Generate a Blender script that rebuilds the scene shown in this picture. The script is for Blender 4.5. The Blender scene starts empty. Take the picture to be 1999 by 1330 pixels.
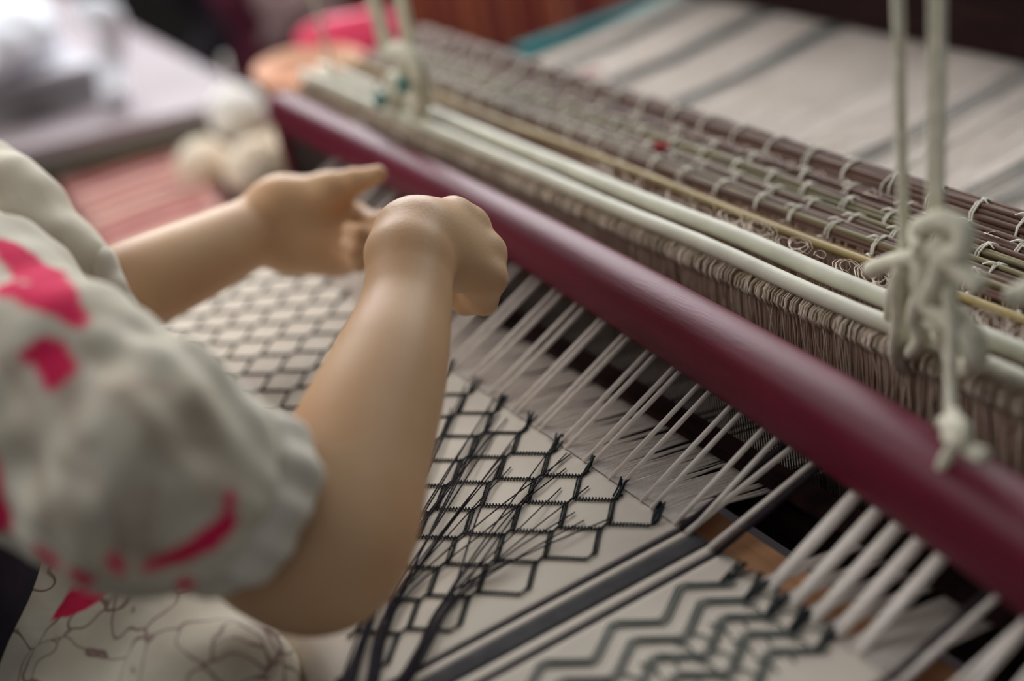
import bpy, bmesh, math, random
import numpy as np
from mathutils import Vector, Matrix
from mathutils.bvhtree import BVHTree
random.seed(4); rng = np.random.default_rng(4)
S = bpy.context.scene; C = S.collection
# ------------------------------------------------------------------ camera
# loom axes: +X along the beams towards the viewer's right, +Y away from the weaver, +Z up
CPX = np.array([999.5, 665.]); VU = np.array([-800., -450.]); VV = np.array([7000., -2000.])
FPX = math.sqrt(-float((VU-CPX) @ (VV-CPX)))
def _cv(v): return np.array([v[0]-CPX[0], -(v[1]-CPX[1]), -FPX])
AX = -_cv(VU); AX /= np.linalg.norm(AX)
AY = _cv(VV); AY /= np.linalg.norm(AY)
AZ = np.cross(AX, AY)
ROT = np.array([AX, AY, AZ])
CAM = np.array([0, 0, 1.40])
def ray(px, py): return ROT @ np.array([px-CPX[0], -(py-CPX[1]), -FPX]) / FPX
def atz(px, py, z): d = ray(px, py); return CAM + (z-CAM[2])/d[2]*d
def aty(px, py, y): d = ray(px, py); return CAM + y/d[1]*d
def atd(px, py, dep): return CAM + dep*ray(px, py)
cd = bpy.data.cameras.new('camera'); co = bpy.data.objects.new('camera', cd); C.objects.link(co)
M4 = Matrix([[*ROT[0], CAM[0]], [*ROT[1], CAM[1]], [*ROT[2], CAM[2]], [0, 0, 0, 1]])
co.matrix_world = M4
cd.sensor_width = 36; cd.lens = FPX/1999*36; cd.clip_start = .05
cd.dof.use_dof = True; cd.dof.focus_distance = 1.03; cd.dof.aperture_fstop = 1.5
S.camera = co
S.view_settings.view_transform = 'Standard'; S.view_settings.look = 'None'
S.view_settings.exposure = -0.12; S.view_settings.gamma = 1.0; S.view_settings.use_curve_mapping = False
# ------------------------------------------------------------------ light
w = bpy.data.worlds.new('world'); S.world = w; w.use_nodes = True
w.node_tree.nodes['Background'].inputs[0].default_value = (.84, .84, .84, 1)
w.node_tree.nodes['Background'].inputs[1].default_value = .24
def area(name, loc, target, sx, sy, power, col):
    l = bpy.data.lights.new(name, 'AREA'); l.shape = 'RECTANGLE'; l.size = sx; l.size_y = sy; l.energy = power; l.color = col
    o = bpy.data.objects.new(name, l); C.objects.link(o); o.location = loc
    o.rotation_euler = (Vector(target)-Vector(loc)).to_track_quat('-Z', 'Y').to_euler(); return o
area('window_light', (-3.9, 1.7, 2.3), (-1.0, .4, .9), 2.2, 1.5, 128, (.97, .97, 1.0))
area('back_fill_light', (-2.3, 3.4, 2.9), (-1.1, .9, .8), 2.4, 1.2, 68, (.98, 1.0, .98))  # added fill lamp, brightens the warp at the back
area('front_fill_light', (-2.2, -1.0, 2.6), (-1.3, .4, .8), 1.8, 1.2, 40, (1.0, .98, .95))  # unseen fill lamp added for surfaces facing the camera

# ------------------------------------------------------------------ helpers
def srgb(r, g, b):
    f = lambda c: ((c/255+.055)/1.055)**2.4 if c > 10 else c/255/12.92
    return (f(r), f(g), f(b), 1)
MATS = {}
def mat(name, col, rough=.8, col2=None, scale=20, bump=0, bscale=200, stretch=(1, 1, 1), sss=0, spec=.3, coat=0, attr=None):
    if name in MATS: return MATS[name]
    m = bpy.data.materials.new(name); m.use_nodes = True; nt = m.node_tree; N = nt.nodes; L = nt.links
    b = N['Principled BSDF']; b.inputs['Roughness'].default_value = rough
    b.inputs['Specular IOR Level'].default_value = spec; b.inputs['Coat Weight'].default_value = coat
    tc = N.new('ShaderNodeTexCoord'); mp = N.new('ShaderNodeMapping'); mp.inputs['Scale'].default_value = stretch
    L.new(tc.outputs['Object'], mp.inputs[0])
    if col2:
        n = N.new('ShaderNodeTexNoise'); n.inputs['Scale'].default_value = scale; n.inputs['Detail'].default_value = 5
        L.new(mp.outputs[0], n.inputs[0])
        r = N.new('ShaderNodeValToRGB'); r.color_ramp.elements[0].position = .35; r.color_ramp.elements[1].position = .65
        r.color_ramp.elements[0].color = col; r.color_ramp.elements[1].color = col2
        L.new(n.outputs[0], r.inputs[0]); src = r.outputs[0]; L.new(src, b.inputs['Base Color'])
    else: b.inputs['Base Color'].default_value = col
    if sss:
        b.inputs['Subsurface Weight'].default_value = sss; b.inputs['Subsurface Radius'].default_value = (.012, .005, .003)
        b.inputs['Subsurface Scale'].default_value = 1.0
    if bump:
        n2 = N.new('ShaderNodeTexNoise'); n2.inputs['Scale'].default_value = bscale; n2.inputs['Detail'].default_value = 3
        L.new(mp.outputs[0], n2.inputs[0])
        bp = N.new('ShaderNodeBump'); bp.inputs['Strength'].default_value = bump; bp.inputs['Distance'].default_value = .002
        L.new(n2.outputs[0], bp.inputs['Height']); L.new(bp.outputs[0], b.inputs['Normal'])
    MATS[name] = m; return m
WHITE_COTTON = mat('white_cotton', srgb(244, 240, 228), .9, srgb(228, 224, 210), 90, .2, 900)
WARP = mat('warp_cotton', srgb(250, 242, 234), .85, srgb(238, 228, 220), 60, .2, 500, (6, 1, 6))
WARP_GREY = mat('grey_warp', srgb(120, 128, 126), .85, srgb(150, 152, 150), 30)
ROPE = mat('cotton_rope', srgb(220, 216, 198), .9, srgb(202, 198, 178), 120, .6, 500)
ROD = mat('white_tube', srgb(206, 204, 186), .55, srgb(188, 186, 168), 25, .1, 300, spec=.4)
HEDDLE = mat('heddle_thread', srgb(216, 192, 176), .85, srgb(194, 168, 152), 14, 0)
HEDDLE_L = mat('pale_heddle_thread', srgb(222, 205, 190), .85)
HEDDLE_D = mat('dull_heddle_thread', srgb(170, 144, 126), .9)
BATTEN = mat('maroon_paint', srgb(96, 9, 38), .46, srgb(84, 7, 31), 9, .12, 60, (1, 8, 8), spec=.22)
DARKWOOD = mat('dark_wood', srgb(44, 26, 26), .85, srgb(28, 16, 16), 12, .3, 60, (1, 8, 8), spec=.1)
TANWOOD = mat('tan_wood', srgb(232, 180, 138), .6, srgb(216, 158, 114), 14, .2, 80, (1, 8, 8))
BROWNSTICK = mat('brown_stick', srgb(104, 74, 58), .6, srgb(80, 54, 44), 60, .2, 200, (.3, 6, 6))
OLIVESTICK = mat('olive_stick', srgb(128, 116, 78), .55, srgb(92, 84, 56), 60, .2, 200, (.3, 6, 6))
YELLOWSTICK = mat('yellow_bamboo', srgb(170, 150, 96), .5, srgb(148, 128, 80), 40, .1, 200, (.3, 6, 6))
BLACKTHREAD = mat('black_thread', srgb(26, 34, 36), .9, srgb(38, 46, 48), 200)
GREYTHREAD = mat('slate_thread', srgb(84, 94, 92), .9, srgb(112, 120, 116), 200)
LOOSE = mat('loose_dark_thread', srgb(42, 32, 40), .9, srgb(30, 26, 34), 100)
TEAL = mat('teal_paint', srgb(20, 104, 108), .8, srgb(30, 120, 122), 8, .1, 60, spec=.08)
FLOORM = mat('dark_floor', srgb(46, 34, 36), .8, srgb(30, 22, 26), 3, .2, 20)
WALLM = mat('dark_wall', srgb(52, 48, 46), .9, srgb(38, 34, 36), 2, .2, 20)
SKIN = mat('skin', srgb(206, 170, 132), .5, srgb(196, 152, 114), 9, .12, 500, sss=.12, spec=.35)
HAIR = mat('black_hair', srgb(28, 22, 22), .5, srgb(18, 14, 14), 80, .5, 200, (4, 4, 1))

def link(name, me, m, parent=None, kind=None, smooth=True):
    o = bpy.data.objects.new(name, me); C.objects.link(o)
    if m and not me.materials: me.materials.append(m)
    if smooth: me.polygons.foreach_set('use_smooth', [True]*len(me.polygons))
    if parent: o.parent = parent
    if kind: o['kind'] = kind
    return o
def tag(o, label, cat, group=None, kind=None):
    o['label'] = label; o['category'] = cat
    if group: o['group'] = group
    if kind: o['kind'] = kind
    return o
def thing(name, label, cat, group=None, loc=(0, 0, 0)):
    o = bpy.data.objects.new(name, None); C.objects.link(o); o.empty_display_size = .02; o.location = loc
    return tag(o, label, cat, group)
def mesh(vs, fs):
    me = bpy.data.meshes.new('m'); me.from_pydata([tuple(map(float, v)) for v in vs], [], fs); me.update(); return me
def obj(name, vs, fs, m, parent=None, kind=None, smooth=True): return link(name, mesh(vs, fs), m, parent, kind, smooth)
def merge(parts):
    V = []; F = []
    for v, f in parts:
        k = len(V); V += list(v); F += [tuple(i+k for i in q) for q in f]
    return V, F
def box(a, b, bev=0):
    bm = bmesh.new(); bmesh.ops.create_cube(bm, size=1)
    a = np.array(a); b = np.array(b); c = (a+b)/2; s = b-a
    for v in bm.verts: v.co = Vector((v.co.x*s[0]+c[0], v.co.y*s[1]+c[1], v.co.z*s[2]+c[2]))
    if bev: bmesh.ops.bevel(bm, geom=bm.edges[:], offset=bev, segments=2, affect='EDGES')
    bm.verts.index_update()
    r = [tuple(v.co) for v in bm.verts], [tuple(v.index for v in f.verts) for f in bm.faces]
    bm.free(); return r
def catmull(P, n=8):
    P = [np.array(p, float) for p in P]
    if len(P) < 3: return [P[0]+(P[-1]-P[0])*t for t in np.linspace(0, 1, n+1)]
    Q = [2*P[0]-P[1]]+P+[2*P[-1]-P[-2]]; out = []
    for i in range(1, len(Q)-2):
        for t in np.linspace(0, 1, n, endpoint=False):
            a, b, c, d = Q[i-1:i+3]
            out.append(.5*((2*b)+(-a+c)*t+(2*a-5*b+4*c-d)*t*t+(-a+3*b-3*c+d)*t**3))
    out.append(P[-1]); return out
def tube(P, r, sides=8, cap=True, flat=None):
    P = [np.array(p, float) for p in P]; n = len(P)
    R = [r]*n if np.isscalar(r) else list(np.interp(np.linspace(0, 1, n), np.linspace(0, 1, len(r)), r))
    V = []; F = []; up = None
    for i in range(n):
        t = P[min(i+1, n-1)]-P[max(i-1, 0)]; t = t/(np.linalg.norm(t)+1e-12)
        if up is None:
            up = np.array([0, 0, 1.]) if abs(t[2]) < .9 else np.array([1., 0, 0])
        a = np.cross(t, up); a /= np.linalg.norm(a); b = np.cross(a, t); up = b
        for k in range(sides):
            q = 2*math.pi*k/sides
            V.append(P[i]+R[i]*(math.cos(q)*a+math.sin(q)*b*(flat or 1)))
    for i in range(n-1):
        for k in range(sides):
            j = (k+1) % sides
            F.append((i*sides+k, i*sides+j, (i+1)*sides+j, (i+1)*sides+k))
    if cap:
        F.append(tuple(range(sides))[::-1]); F.append(tuple((n-1)*sides+k for k in range(sides)))
    return V, F
def strands(paths, r, sides=3):
    """many thin tubes at once. paths: (n,m,3) array, r scalar or (n,m)"""
    P = np.asarray(paths, float); n, m, _ = P.shape
    T = np.empty_like(P); T[:, 1:-1] = P[:, 2:]-P[:, :-2]; T[:, 0] = P[:, 1]-P[:, 0]; T[:, -1] = P[:, -1]-P[:, -2]
    T /= np.linalg.norm(T, axis=2, keepdims=True)+1e-12
    up = np.array([.31, .21, .93]); A = np.cross(T, up); A /= np.linalg.norm(A, axis=2, keepdims=True)+1e-12
    B = np.cross(A, T); r = np.broadcast_to(r, (n, m))[..., None]
    V = np.stack([P+r*(math.cos(2*math.pi*k/sides)*A+math.sin(2*math.pi*k/sides)*B) for k in range(sides)], 2)  # n,m,s,3
    idx = np.arange(n*m*sides).reshape(n, m, sides)
    F = np.stack([idx[:, :-1, :], np.roll(idx, -1, 2)[:, :-1, :], np.roll(idx, -1, 2)[:, 1:, :], idx[:, 1:, :]], -1).reshape(-1, 4)
    me = bpy.data.meshes.new('strands'); V = V.reshape(-1, 3)
    me.vertices.add(len(V)); me.vertices.foreach_set('co', V.astype(np.float32).ravel())
    me.loops.add(F.size); me.loops.foreach_set('vertex_index', F.astype(np.int32).ravel())
    me.polygons.add(len(F)); me.polygons.foreach_set('loop_start', np.arange(0, F.size, 4, dtype=np.int32))
    me.update(calc_edges=True); me.validate(); return me
def copyobj(o, parent=None, loc=None):
    c = o.copy(); C.objects.link(c)
    if parent: c.parent = parent
    if loc is not None: c.location = loc
    return c

# ------------------------------------------------------------------ sparse surface nets over a smooth union of round cones
def skin_surface(prims, h, extra=None, N=14):
    A = np.array([p[0] for p in prims], float); B = np.array([p[1] for p in prims], float)
    RA = np.array([p[2] for p in prims]); RB = np.array([p[3] for p in prims]); K = np.array([p[4] for p in prims])
    def one(i, X):
        ab = B[i]-A[i]; L2 = ab@ab+1e-12
        t = np.clip(((X-A[i])@ab)/L2, 0, 1)
        return np.linalg.norm(X-A[i]-t[..., None]*ab, axis=-1)-(RA[i]+(RB[i]-RA[i])*t)
    mx = max(RA.max(), RB.max())
    lo = np.minimum(A, B).min(0)-mx-.03; hi = np.maximum(A, B).max(0)+mx+.03
    bs = N*h; nb = np.ceil((hi-lo)/bs).astype(int); diag = bs*.87
    G = np.stack(np.meshgrid(*[np.arange(n) for n in nb], indexing='ij'), -1).reshape(-1, 3)
    cen = lo+(G+.5)*bs
    D = np.stack([one(i, cen) for i in range(len(prims))], 1)
    act = np.abs(D.min(1)) < diag+.03
    dims = nb*N+2; keys = []; verts = []; quads = []
    ar = np.arange(-0, N+1); base = np.stack(np.meshgrid(ar, ar, ar, indexing='ij'), -1)
    offs = np.array([[i, j, k] for i in (0, 1) for j in (0, 1) for k in (0, 1)])
    key = lambda I: (I[..., 0]*dims[1]+I[..., 1])*dims[2]+I[..., 2]
    for g, dd in zip(G[act], D[act]):
        use = np.where(dd < diag+.05)[0]
        if not len(use): continue
        I = base+g*N; X = lo+I*h; d = None
        for i in use:
            e = one(i, X)
            if d is None: d = e
            else:
                k = K[i]; q = np.maximum(k-np.abs(d-e), 0)/k; d = np.minimum(d, e)-q*q*k*.25
        if extra: d = d+extra(X)
        ins = d < 0
        if ins.all() or not ins.any(): continue
        cs = np.stack([ins[o[0]:N+o[0], o[1]:N+o[1], o[2]:N+o[2]] for o in offs], -1).sum(-1)
        ci = np.argwhere((cs > 0) & (cs < 8))
        if len(ci):
            cor = np.stack([d[ci[:, 0]+o[0], ci[:, 1]+o[1], ci[:, 2]+o[2]] for o in offs], 1)
            acc = np.zeros((len(ci), 3)); cnt = np.zeros(len(ci))
            for a in range(8):
                for ax in range(3):
                    if offs[a][ax] == 0:
                        b = a+(4, 2, 1)[ax]; da, db = cor[:, a], cor[:, b]; cr = (da < 0) != (db < 0)
                        t = np.where(cr, da/(da-db+1e-20), 0)
                        p = offs[a]+np.eye(3)[ax]*t[:, None]; acc[cr] += p[cr]; cnt[cr] += 1
            verts.append(lo+(ci+g*N+acc/cnt[:, None])*h); keys.append(key(ci+g*N))
        for ax in range(3):
            s0 = [slice(0, N)]*3; s1 = list(s0); s1[ax] = slice(1, N+1)
            a, b = ins[tuple(s0)], ins[tuple(s1)]; e = np.argwhere(a != b)
            if not len(e): continue
            u, v = np.eye(3, dtype=int)[(ax+1) % 3], np.eye(3, dtype=int)[(ax+2) % 3]; E = e+g*N
            q = np.stack([key(E), key(E-u), key(E-u-v), key(E-v)], 1)
            fl = a[e[:, 0], e[:, 1], e[:, 2]]; q[~fl] = q[~fl][:, ::-1]; quads.append(q)
    keys = np.concatenate(keys); verts = np.concatenate(verts); quads = np.concatenate(quads)
    o = np.argsort(keys); ks = keys[o]; pos = np.clip(np.searchsorted(ks, quads), 0, len(ks)-1)
    ok = (ks[pos] == quads).all(1); F = o[pos[ok]]
    me = bpy.data.meshes.new('surface')
    me.vertices.add(len(verts)); me.vertices.foreach_set('co', verts.astype(np.float32).ravel())
    me.loops.add(F.size); me.loops.foreach_set('vertex_index', F.astype(np.int32).ravel())
    me.polygons.add(len(F)); me.polygons.foreach_set('loop_start', np.arange(0, F.size, 4, dtype=np.int32))
    me.update(calc_edges=True); me.validate(); return me
def relax(me, it=3, f=.5):
    n = len(me.vertices); co_ = np.empty(n*3, np.float32); me.vertices.foreach_get('co', co_); X = co_.reshape(-1, 3).astype(float)
    E = np.empty(len(me.edges)*2, np.int32); me.edges.foreach_get('vertices', E); E = E.reshape(-1, 2)
    deg = np.bincount(E.ravel(), minlength=n)[:, None]+1e-9
    for _ in range(it):
        for s in (f, -f*1.02):
            acc = np.zeros_like(X)
            for c in range(3):
                acc[:, c] = np.bincount(E[:, 0], X[E[:, 1], c], n)+np.bincount(E[:, 1], X[E[:, 0], c], n)
            X = X+s*(acc/deg-X)
    me.vertices.foreach_set('co', X.astype(np.float32).ravel()); me.update()

# ================================================================== ROOM
ZC = .83; FELL = .428
for nm, a, b, m in (('floor', (-5, -2.5, -.05), (1.5, 4.2, 0), FLOORM), ('wall_left', (-4.9, -2.5, 0), (-4.8, 4.2, 1.5), WALLM),
                    ('wall_back', (-4.8, 4.1, 0), (1.5, 4.2, 1.8), WALLM)):
    v, f = box(a, b); obj(nm, v, f, m, kind='structure', smooth=False)

# ================================================================== LOOM
frame = thing('loom_frame', 'dark wooden loom frame with a teal side rail carrying the white warp', 'loom', loc=(-.95, .6, 0))
frame.location = (0, 0, 0)
for x, y in ((-1.535, .195), (-1.86, 1.95), (-.20, .195), (-.20, 1.95)):
        v, f = box((x-.03, y-.03, 0), (x+.03, y+.03, .80), .004); obj('post', v, f, DARKWOOD, frame, smooth=False)
v, f = box((-1.85, 1.0, .765), (-1.805, 2.6, .80), .004); o = obj('side_rail', v, f, TEAL, frame, smooth=False); o['label'] = 'teal painted rail at the far side'
v, f = box((-.22, .12, .70), (-.18, 2.0, .76), .004); obj('side_rail', v, f, DARKWOOD, frame, smooth=False)
v, f = box((-1.88, .20, .20), (-1.83, 1.95, .26), .004); obj('side_rail', v, f, DARKWOOD, frame, smooth=False)
v, f = tube([(-1.51, .195, .797), (-.2, .195, .797)], .031, 20); obj('cloth_beam', v, f, DARKWOOD, frame)
v, f = box((-1.9, 1.18, .855), (-.2, 1.235, .96), .006); obj('back_beam', v, f, DARKWOOD, frame, smooth=False)
v, f = tube([(-1.82, 1.95, .80), (-.2, 1.95, .80)], .03, 16); obj('warp_beam', v, f, DARKWOOD, frame)
v, f = box((-1.45, .443, .797), (-.25, .474, .806), .002); o = obj('temple_board', v, f, TANWOOD, frame, smooth=False); o['label'] = 'tan wooden board seen through the warp gaps'

# ---- cloth: woven white panel, split at the stripe into three flat webs sewn in one mesh
CX0, CX1 = -1.52, -.30
cloth = thing('woven_cloth', 'white cotton cloth on the loom with black net and zigzag patterns and a charcoal stripe', 'cloth')
clm = mat('woven_white', srgb(222, 212, 198), .9, srgb(210, 200, 186), 10)
nt = clm.node_tree; N_ = nt.nodes; L_ = nt.links; bs_ = N_['Principled BSDF']
tc_ = N_.new('ShaderNodeTexCoord'); hs = []
for d_ in ('X', 'Y'):
    wv = N_.new('ShaderNodeTexWave'); wv.bands_direction = d_; wv.inputs['Scale'].default_value = 260; L_.new(tc_.outputs['Object'], wv.inputs[0]); hs.append(wv)
ad = N_.new('ShaderNodeMath'); ad.operation = 'ADD'; L_.new(hs[0].outputs[1], ad.inputs[0]); L_.new(hs[1].outputs[1], ad.inputs[1])
bp_ = N_.new('ShaderNodeBump'); bp_.inputs['Strength'].default_value = .25; bp_.inputs['Distance'].default_value = .0005
L_.new(ad.outputs[0], bp_.inputs['Height']); L_.new(bp_.outputs[0], bs_.inputs['Normal'])
CHAR = mat('charcoal_weave', srgb(74, 72, 74), .9, srgb(60, 58, 60), 60, .4, 700)
DLINE = mat('dark_line_weave', srgb(52, 42, 50), .9, srgb(40, 34, 42), 60, .3, 700)
def web(name, x0, x1, m, z=0, jag=0, label=None):
    nx = max(2, int((x1-x0)/.004)); prof = [(.172+.0, .60)] and [(.1615, .55), (.1625, .75), (.164, .80), (.171, .819), (.182, .828), (.195, ZC)]+[(y, ZC) for y in np.linspace(.21, FELL-.01, 14)]+[(FELL, ZC)]
    V = []; F = []
    for i in range(nx+1):
        x = x0+(x1-x0)*i/nx
        for j, (y, zz) in enumerate(prof):
            yy = y+(jag*math.sin(x*331)*math.sin(x*97) if j == len(prof)-1 else 0)
            V.append((x, yy, zz+z))
    n = len(prof)
    for t in (0, -.0012):
        pass
    for i in range(nx):
        for j in range(n-1): F.append((i*n+j, (i+1)*n+j, (i+1)*n+j+1, i*n+j+1))
    k = len(V); V += [(x, y+(-.001), zz-.0011) for x, y, zz in V]; F += [tuple(q+k for q in f[::-1]) for f in F]
    for j in range(n-1): F.append((j, j+1, k+j+1, k+j)); b0 = nx*n; F.append((b0+j+1, b0+j, k+b0+j, k+b0+j+1))
    for i in range(nx): F.append((i*n+n-1, (i+1)*n+n-1, k+(i+1)*n+n-1, k+i*n+n-1))
    o = obj(name, V, F, m, cloth)
    if label: o['label'] = label
    return o
BANDS = (-.648, -.452)
x = CX0
for bi, bx in enumerate(BANDS):
    web('web', x, bx-.021, clm, 0, .002)
    web('stripe_line', bx-.021, bx-.0165, DLINE, .0004, 0, 'thin dark line edging the stripe')
    web('web', bx-.0165, bx-.0095, clm, 0, 0)
    web('stripe_band', bx-.0095, bx+.0075, CHAR, .0004, 0, 'broad charcoal stripe')
    web('web', bx+.0075, bx+.0165, clm, 0, 0)
    web('stripe_line', bx+.0165, bx+.021, DLINE, .0004, 0, 'thin dark line edging the stripe')
    x = bx+.021
web('web', x, CX1, clm, 0, .002)

# fishnet pattern: every line of it is one embroidered thread
ha = np.array([.0212, .0262]); hb = np.array([.0212, -.0262]); org = np.array([-.7485, .3883])
X0, X1, Y0, Y1 = -1.40, -.672, .185, .4285
ZT = ZC+.0008
def dotrow(p, q, off, sz=.00036, step=.0022):
    d = q-p; L = np.linalg.norm(d); n = int(L/step); nn = np.array([-d[1], d[0]])/L*off; out = []
    for i in range(n):
        c = p+d*(i+.5)/n+nn; V = [(c[0]+a*sz*1.25, c[1]+b*sz*1.25, ZT-.0004+e*.0012) for a in (-1, 1) for b in (-1, 1) for e in (0, 1)]
        out.append((V, [(0, 1, 3, 2), (4, 6, 7, 5), (0, 4, 5, 1), (2, 3, 7, 6), (1, 5, 7, 3)]))
    return out
def inside(p): return X0 <= p[0] <= X1 and Y0 <= p[1] <= Y1
def netline(start, step, other, n):
    segs = []
    for i in range(n):
        P = start+step*i; Q = P+step
        p = P+(step-other)*.07; q = Q-(step-other)*.07
        if inside(p) and inside(q):
            jm = (rng.random(2)-.5)*.0014; mid = (p+q)/2+jm
            pts = [(p[0], p[1], ZT), (mid[0], mid[1], ZT+.0003), (q[0], q[1], ZT)]
            segs.append(tube(pts, .00055 if P[0] > -.98 else .00115, 4))
            if P[0] > -.98:
                DOTS.extend(dotrow(p, q, .0014)+dotrow(p, q, -.0014))
        if inside(P-(step-other)*.07) and inside(p) and step is ha:
            a_ = P-(ha-hb)*.085; b_ = P+(ha-hb)*.085
            segs.append(tube([(*a_, ZT+.0002), (a_[0]+.0008, P[1]-.002, ZT+.0005), (b_[0]-.0008, P[1]+.002, ZT+.0005), (*b_, ZT+.0002)], .00085, 5))
    return segs
for i in range(-24, 8):
    for st, ot in ((ha, hb), (hb, ha)):
        base = org+(ot)*i-st*22
        DOTS = []; sg = netline(base, st, ot, 44)
        if sg:
            v, f = merge(sg); nt_ = obj('netting_thread', v, f, BLACKTHREAD, cloth)
            if DOTS: v, f = merge(DOTS); obj('stitches', v, f, BLACKTHREAD, nt_, 'stuff', smooth=False)
# tufts of dark thread along the fell, one per diamond
for i in range(-14, 3):
    cx = -.7273+.0424*i
    if cx > -.675: break
    for k in range(1):
        segs = []
        for _ in range(5):
            a = np.array([cx+rng.normal(0, .0010), .4140+rng.normal(0, .001), ZT]); b = np.array([cx-.012+rng.normal(0, .0020), .4305+rng.normal(0, .0015), ZT+.0015+abs(rng.normal(0, .001))])
            segs.append(tube(catmull([a, (a+b)/2+rng.normal(0, .0012, 3)*(1, 1, .3), b], 3), .0008, 4))
        v, f = merge(segs); obj('thread_tuft', v, f, BLACKTHREAD, cloth)
# zigzags on the other side of the stripe
def zig(xb, m, r, ph=0, ymax=.420, amp=.0095):
    P = []; y = .19
    keys = [(.3348, -1), (.3593, 1), (.3872, -1), (.4134, 1)]
    ys = [.3348-.0525*k for k in range(4)][::-1][:-1]; pts = []
    for k in range(-4, 3):
        pts += [(.3348+.0525*k+ph, -1), (.3593+.0525*k+ph, .9)]
    out = [(xb+a*amp, yy, ZT) for yy, a in pts if .19 < yy < ymax]
    # short square jogs at every turn
    res = []
    for i, p in enumerate(out):
        res.append((p[0], p[1]-.0025, ZT)); res.append((p[0]+(.0012 if i % 2 else -.0012), p[1]+.0025, ZT+.0003))
    return tube(res, r, 5)
for side in (0, 1):
    for k in range(5 if side == 0 else 6):
        xb = (-.6075+.0212*k) if side == 0 else (-.418+.0212*k)
        v, f = merge([zig(xb, 0, .00075), zig(xb+.0035, 0, .0006), zig(xb-.003, 0, .0005)]); obj('zigzag_thread', v, f, GREYTHREAD, cloth)
        if k >= 2:
            segs = [tube(catmull([(xb-.012, yy, ZT), (xb-.004, yy+.004, ZT+.0004), (xb+.006, yy+.002, ZT)], 4), .0008, 4) for yy in np.arange(.26, .42, .013)]
            v, f = merge(segs); obj('crossing_thread', v, f, GREYTHREAD, cloth)
        segs = []
        for _ in range(9):
            a = np.array([xb+.006+rng.normal(0, .0015), .409+rng.normal(0, .002), ZT]); b = np.array([xb+rng.normal(0, .0045), .427+rng.normal(0, .002), ZT+.002])
            segs.append(tube([a, (a+b)/2+rng.normal(0, .001, 3)*(1, 1, .3), b], .0008, 4))
        v, f = merge(segs); obj('thread_tuft', v, f, BLACKTHREAD, cloth)

# ---- loose dark threads gathered towards the weaver
ends = [(680, 1345), (724, 1350), (776, 1350)]
for bi, (ex, ey) in enumerate(ends):
    wt = thing('loose_thread_bundle', ['loose dark threads gathered nearest the forearm and falling off the cloth edge', 'loose dark threads gathered in the middle bunch over the net pattern',
               'loose dark threads gathered in the bunch nearest the charcoal stripe'][bi], 'threads', 'loose dark threads over the net pattern')
    E_ = atz(ex, ey, ZC); G_ = [atz(748, 1130, ZC+.004), atz(765, 1180, ZC+.004), atz(880, 1170, ZC+.004)][bi]
    for k in range(9):
        tipx = [(-.97, -.86), (-.90, -.78), (-.84, -.695)][bi]; tx = tipx[0]+(tipx[1]-tipx[0])*(k+rng.random()*.6)/9
        ty = .43-rng.random()*.05; T = np.array([tx, ty, ZT+.0004])
        g = G_+rng.normal(0, .0022, 3)*(1, 1, .5); e = E_+rng.normal(0, .0025, 3)*(1, 1, .4); e[2] = ZC+.003
        mid = T*.5+g*.5+np.array([rng.normal(0, .002), rng.normal(0, .002), .002])
        v, f = tube(catmull([T, mid, g, e, (e[0]-.005, .175, ZC-.002), (e[0]-.007, .155, .79)], 8), [.0006, .0009, .0009], 4); obj('thread', v, f, LOOSE, wt)
    P_ = catmull([G_, (G_+E_)/2, E_, (E_[0]-.006, .176, ZC), (E_[0]-.008, .152, .76)], 8)
    v, f = tube(P_, [.0008, .0024, .0032, .0032], 8); obj('thread_core', v, f, LOOSE, wt)

# ---- warp between the cloth and the reed
warp = thing('warp_threads', 'white warp threads stretched from the cloth through the heddles to the back beam', 'threads')
low = []
def strand(x0, x1, y0, z0, y1, z1, r0, r1, m, name, flat=1, label=None):
    v, f = tube([(x0, y0, z0), (x0*.5+x1*.5, (y0+y1)/2, (z0+z1)/2), (x1, y1, z1)], [r0, (r0+r1)*.55, r1], 7, flat=flat)
    o = obj(name, v, f, m, warp)
    if label: o['label'] = label
pairs = [-.995, -.965]+[ -.920, -.8845, -.8495, -.780, -.745][:0]
tops = [(-.925, -.914), (-.888, -.881), (-.853, -.846), (-.818, -.809), (-.784, -.776), (-.751, -.738), (-.712, -.700), (-.674, -.659)]
left = -.96
while left > -1.45: tops.append((left, left+.010)); left -= .036
for a, b in tops:
    for xx in (a, b):
        strand(xx-.0006, xx, FELL-.004, ZC, .534, ZC+.051, .0016, .0020, WARP, 'raised_strand')
def rg(x): return (x-.0006, x)
for xx in (-.576, -.555, -.536, -.517, -.498):
    strand(xx, xx-.0, FELL-.004, ZC, .534, ZC+.051, .0028, .0040, WARP, 'raised_strand')
    strand(xx-.0045, xx-.0045, FELL-.004, ZC, .534, ZC+.049, .0018, .0026, WARP, 'raised_strand')
for xx in np.arange(-.43, -.29, .021): strand(xx, xx, FELL-.004, ZC, .534, ZC+.051, .0028, .004, WARP, 'raised_strand')
for bx in BANDS:
    for dx, m in ((-.019, DLINE), (-.0125, WARP), (.0115, WARP), (.0185, DLINE)):
        strand(bx+dx, bx+dx+.002, FELL-.004, ZC+.0006, .60, ZC+.045 if dx < 0 else ZC+.045, .0022, .0019, m, 'band_strand', label='dark warp strand running on from the stripe line' if m is DLINE else 'white warp strand beside the stripe')
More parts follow.
